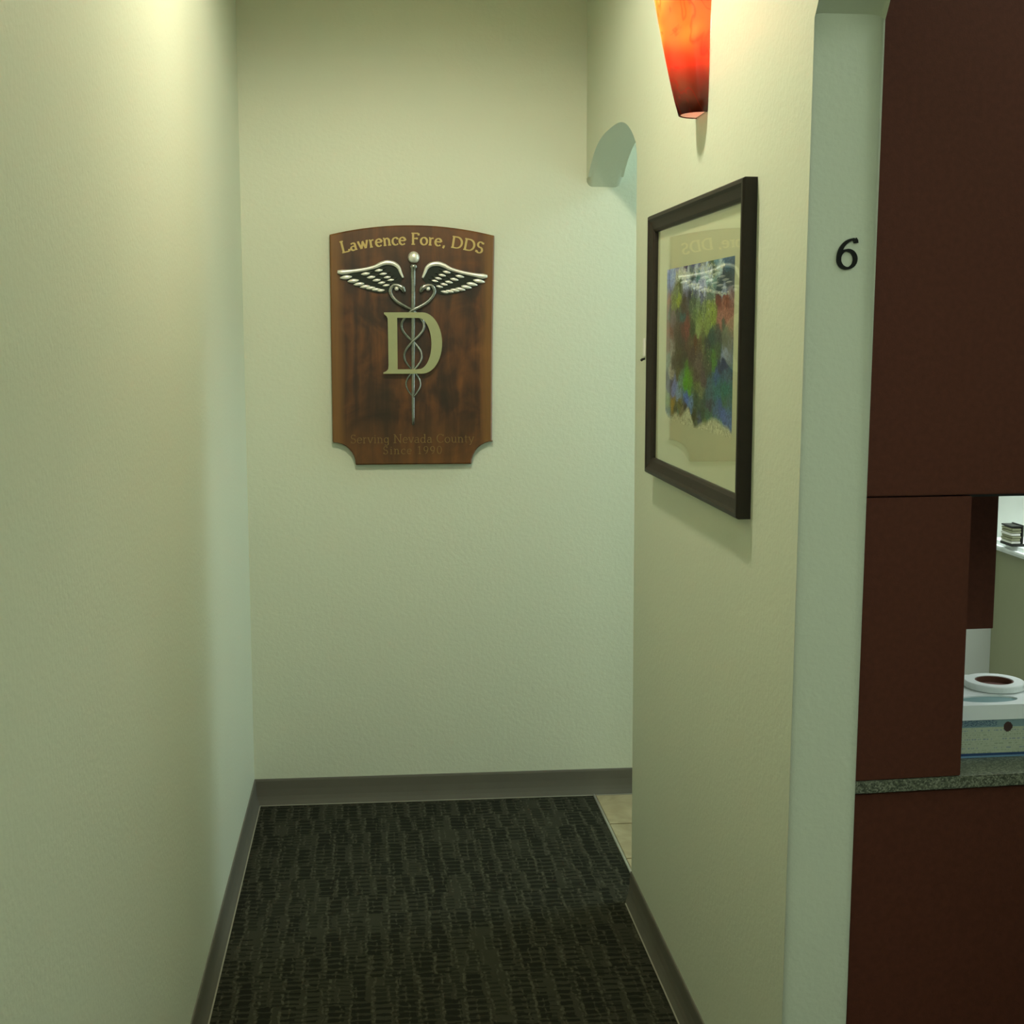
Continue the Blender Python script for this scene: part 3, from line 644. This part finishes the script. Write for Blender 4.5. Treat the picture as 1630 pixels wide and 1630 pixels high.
# ------------------------------------------------------------------ small hook beside the frame
hk = thing('wall_hook', 'tiny dark hook with pale backplate on the corner beside the picture frame', 'hook', (XR, 3.665, 1.545))
link('backplate', B(-.004, -.0003, -.012, .012, .010, .058, bev=.0012), 'trim', hk)
bm = bmesh.new(); tube(bm, [(-.0005, 0, .004), (-.005, 0, .003), (-.009, 0, .001), (-.011, 0, .003)], [.003, .003, .0045, .0035], 8); link('peg', bm, 'metal', hk)

# ------------------------------------------------------------------ numeral 6 on the door jamb
bm = bmesh.new(); n6 = 46/.69*.001035
text(bm, '6', n6, lambda s: (Vector((0, 0)), Vector((1, 0)), Vector((0, 1))), .003, .115, .055)
o6 = link('door_numeral', bm, 'black'); o6.location = (.7895, YA1-.0003, 1.7250)
o6['label'] = 'black serif numeral 6 on the end of the right wall'; o6['category'] = 'sign'

# ------------------------------------------------------------------ pass-through cabinetry in the room beyond (axes turned slightly)
CA = R(3.5); CX, CY = .885, 2.449
def cab(name, label, cat, z=0): return thing(name, label, cat, (CX, CY, z), CA)
CT = .785
bc = cab('base_cabinet', 'dark maroon base cabinet under the granite counter in the side room', 'cabinet')
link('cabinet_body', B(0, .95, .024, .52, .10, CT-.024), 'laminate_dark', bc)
link('kick_board', B(.0, .95, .07, .50, 0, .10), 'edge_black', bc)
for k in range(2):
    d = link('cabinet_door', B(.002+k*.475, .473+k*.475, .004, .0235, .105, CT-.027, bev=.0015), 'laminate', bc)
    b = bmesh.new(); hx = .40 if k == 0 else .55
    tube(b, [(hx, .004, .60), (hx, -.022, .60), (hx, -.022, .50), (hx, .004, .50)], .004, 8); link('door_handle', b, 'chrome', d)
ct = cab('countertop', 'grey green speckled granite counter on the maroon base cabinet', 'countertop')
link('slab', B(0, .95, -.004, .56, CT-.023, CT, bev=.002), 'granite', ct)
uc = cab('upper_cabinet', 'tall dark maroon cabinet front above the pass-through opening', 'cabinet')
SZ = 1.319
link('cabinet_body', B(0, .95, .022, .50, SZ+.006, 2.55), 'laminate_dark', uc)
link('front_panel', B(0, .95, 0, .0215, SZ+.003, 2.55, bev=.0015), 'laminate', uc)
link('bottom_panel', B(.21, .95, .022, .50, SZ-.004, SZ+.006), 'edge_black', uc)
sp = cab('side_panel', 'dark maroon upright panel standing on the counter left of the opening', 'panel')
link('panel_front', B(0, .213, .0, .022, CT+.001, SZ, bev=.0015), 'laminate', sp)
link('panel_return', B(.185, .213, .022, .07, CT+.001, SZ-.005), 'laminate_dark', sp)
dv = cab('divider_panel', 'narrow darker panel hanging under the upper cabinet behind the upright', 'panel')
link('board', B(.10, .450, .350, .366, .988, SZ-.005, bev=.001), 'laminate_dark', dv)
link('edge_band', B(.1005, .4505, .340, .3495, .990, SZ-.006, bev=.001), 'laminate', dv)

ub = cab('added_fill_bar', 'unseen fill light bar added beneath the upper cabinet', 'light bar', SZ-.022)  # hidden bar, added as a body for the fill over the carton
link('housing', B(.19, .72, .39, .455, .006, .0175, bev=.002), 'trim', ub)
link('diffuser', B(.195, .715, .395, .45, .001, .0058), 'diffuser', ub)
# pony wall with rounded cap
pw = bmesh.new(); box(pw, 1.706, 1.85, 2.98, 3.669, 0, 1.031); struct(link('wall_half', pw, 'pony'))
cpb = bmesh.new(); box(cpb, 1.672, 1.88, 2.95, 3.669, 1.031, 1.058, bev=.011, seg=4)
cpo = struct(link('trim_4', cpb, 'white'))
# stack of cards on the cap
cs = thing('card_tray', 'small grey green holder packed with cards on the white ledge', 'card holder', (1.684, 3.52, 1.0585)); cs.scale = (.70, .70, 1.12)
link('tray', B(-.024, .026, -.05, .05, 0, .006, bev=.001), 'metal', cs)
for k in range(6):
    j = random.uniform(-.003, .003)
    link('card', B(-.022+j, .013+j, -.045, .045, .0065+k*.0062, .0115+k*.0062, bev=.0006), 'pony' if k % 3 else 'paper', cs)
link('end_plate', B(.016, .023, -.045, .045, .0065, .050, bev=.001), 'metal', cs)
link('top_cover', B(-.024, .0155, -.046, .046, .0445, .048, bev=.001), 'metal', cs)
sk = thing('paper_stack', 'pale stack of folded paper right of the card holder on the white ledge', 'paper', (1.770, 3.44, 1.0585))
for k in range(7): link('sheet', B(-.038+random.uniform(-.003, .003), .045, -.06, .06, k*.006, k*.006+.0055, bev=.0006), 'paper', sk)

# carton with an oval opening and a tape roll on it
BX, BY, BW, BD, BH = 1.215, 2.570, .20, .235, .1065
bxo = thing('tissue_carton', 'white topped printed carton with an oval teal opening on the granite counter', 'box', (BX, BY, CT+.0005), R(1.5))
x0, x1 = -.083, BW-.083
def carton_face():
    bm = bmesh.new(); cl = bm.loops.layers.float_color.new('ink'); nx, nz = 110, 60; zt = BH-.030
    random.seed(3); rows = []
    g = [[bm.verts.new((x0+(x1-x0)*i/nx, -.0006, zt*j/nz)) for j in range(nz+1)] for i in range(nx+1)]
    cream = lin((176, 184, 160)); 
    for i in range(nx):
        for j in range(nz):
            a, b = (i+.5)/nx, (j+.5)/nz; c = list(cream)
            if b > .80:                                            # blue heading band
                c = list(lin((120, 145, 150)))
                if b > .83 and noise.noise(Vector((a*60, b*40, 0))) > -.05 and a < .42: c = list(lin((75, 100, 120)))
            elif b < .055: c = list(lin((110, 145, 175)))
            elif b < .11: c = list(lin((35, 65, 110)))
            else:
                r = int(b*17)
                if (b*17) % 1 < .45 and noise.noise(Vector((a*70, r*3.7, 2))) > .0 and noise.noise(Vector((a*6, r*1.9, 8))) > -.18:
                    c = list(lin((150, 161, 138) if r % 4 else (135, 148, 155)))
            if ((a-.535)/.045)**2+((b-.80)/.13)**2 < 1: c = list(lin((60, 35, 30)))
            f = bm.faces.new((g[i][j], g[i+1][j], g[i+1][j+1], g[i][j+1]))
            for l in f.loops: l[cl] = (*c, 1)
    return bm
link('carton_body', B(x0, x1, 0, BD, 0, BH-.004, bev=.001), 'paper', bxo)
link('printed_front', carton_face(), 'boxprint', bxo)
bm = bmesh.new()
oc = ((-.083+.122)/2-.018, .043); ow, od = .062, .026
outer = [(x0-.001, -.002), (x1+.001, -.002), (x1+.001, BD+.002), (x0-.001, BD+.002)]
NO = 32; outl = []
def sqpt(th):                                                     # point on the lid rectangle in direction th from the opening
    dx, dy = math.cos(th), math.sin(th); ts = []
    for lim, o_, d in ((x0-.001, oc[0], dx), (x1+.001, oc[0], dx), (-.002, oc[1], dy), (BD+.002, oc[1], dy)):
        if abs(d) > 1e-6:
            t = (lim-o_)/d
            if t > 0: ts.append(t)
    t = min(ts); return (oc[0]+dx*t, oc[1]+dy*t)
angs = sorted([2*PI*k/NO for k in range(NO)]+[math.atan2(p[1]-oc[1], p[0]-oc[0]) % (2*PI) for p in outer])
def ellp(th): 
    k = 1/math.sqrt((math.cos(th)/ow)**2+(math.sin(th)/od)**2); return (oc[0]+math.cos(th)*k, oc[1]+math.sin(th)*k)
T = BH; Lz = BH-.030
ot = [bm.verts.new((*sqpt(a), T)) for a in angs]; ob = [bm.verts.new((*sqpt(a), Lz)) for a in angs]
it = [bm.verts.new((*ellp(a), T)) for a in angs]; ib = [bm.verts.new((*ellp(a), T-.003)) for a in angs]; n = len(angs)
for A_, C_ in ((ot, ob), (ot, it), (it, ib)):
    for k in range(n): bm.faces.new((A_[k], A_[(k+1) % n], C_[(k+1) % n], C_[k]))
link('lid', bm, 'white', bxo)
link('opening_film', B(oc[0]-ow-.004, oc[0]+ow+.004, oc[1]-od-.004, oc[1]+od+.004, T-.0038, T-.0031), 'teal', bxo)
tr_ = thing('tape_roll', 'white roll of tape with a brown core lying on top of the carton', 'tape', (1.268, 2.702, CT+BH+.0012))
bm = bmesh.new(); ro, ri, ht = .061, .038, .014
def ringmesh(bm, ro, ri, z0, z1, n=48, bev=.002):
    pr = [(ri, z0), (ro-bev, z0), (ro, z0+bev), (ro, z1-bev), (ro-bev, z1), (ri, z1)]
    rg = [[bm.verts.new((r*math.cos(2*PI*k/n), r*math.sin(2*PI*k/n), z)) for r, z in pr] for k in range(n)]
    for k in range(n):
        a, b = rg[k], rg[(k+1) % n]
        for i in range(len(pr)): bm.faces.new((a[i], a[(i+1) % len(pr)], b[(i+1) % len(pr)], b[i]))
    return bm
link('tape', ringmesh(bm, ro, ri+.0005, 0, ht), 'white', tr_)
link('core', ringmesh(bmesh.new(), ri, ri-.003, 0, ht-.001, bev=.0005), 'core', tr_)
link('core_shadow_disc', ringmesh(bmesh.new(), ri-.0032, .0005, 0, .002, bev=.0003), 'core', tr_)

# ------------------------------------------------------------------ ceiling fittings (above the frame)
def panel(x, y, sx, sy, lab):
    p = thing('ceiling_light', lab, 'ceiling light', (x, y, H-.02))
    link('frame', ringbox(sx, sy), 'trim', p)
    link('diffuser', B(-sx/2+.02, sx/2-.02, -sy/2+.02, sy/2-.02, .012, .018), 'diffuser', p)
def ringbox(sx, sy):
    b = bmesh.new()
    for (a0, a1, b0, b1) in ((-sx/2, sx/2, -sy/2, -sy/2+.02), (-sx/2, sx/2, sy/2-.02, sy/2), (-sx/2, -sx/2+.02, -sy/2+.02, sy/2-.02), (sx/2-.02, sx/2, -sy/2+.02, sy/2-.02)):
        box(b, a0, a1, b0, b1, 0, .0195)
    return b
panel(.15, -.9, .6, 1.2, 'white framed ceiling light panel in the hallway behind the viewer')
panel(1.9, 1.55, .6, 1.2, 'white framed ceiling light panel over the side room floor')
panel(1.75, 3.3, 1.2, .6, 'white framed ceiling light panel behind the half wall')
panel(2.3, 4.25, 1.2, .6, 'white framed ceiling light panel in the tiled passage')
rl = thing('recessed_downlight', 'round white recessed downlight in the hallway ceiling', 'ceiling light', (.15, 2.95, H-.012))
link('trim_ring', ringmesh(bmesh.new(), .095, .07, 0, .0115), 'trim', rl)
link('lens', ringmesh(bmesh.new(), .069, .001, .006, .010, bev=.001), 'diffuser', rl)
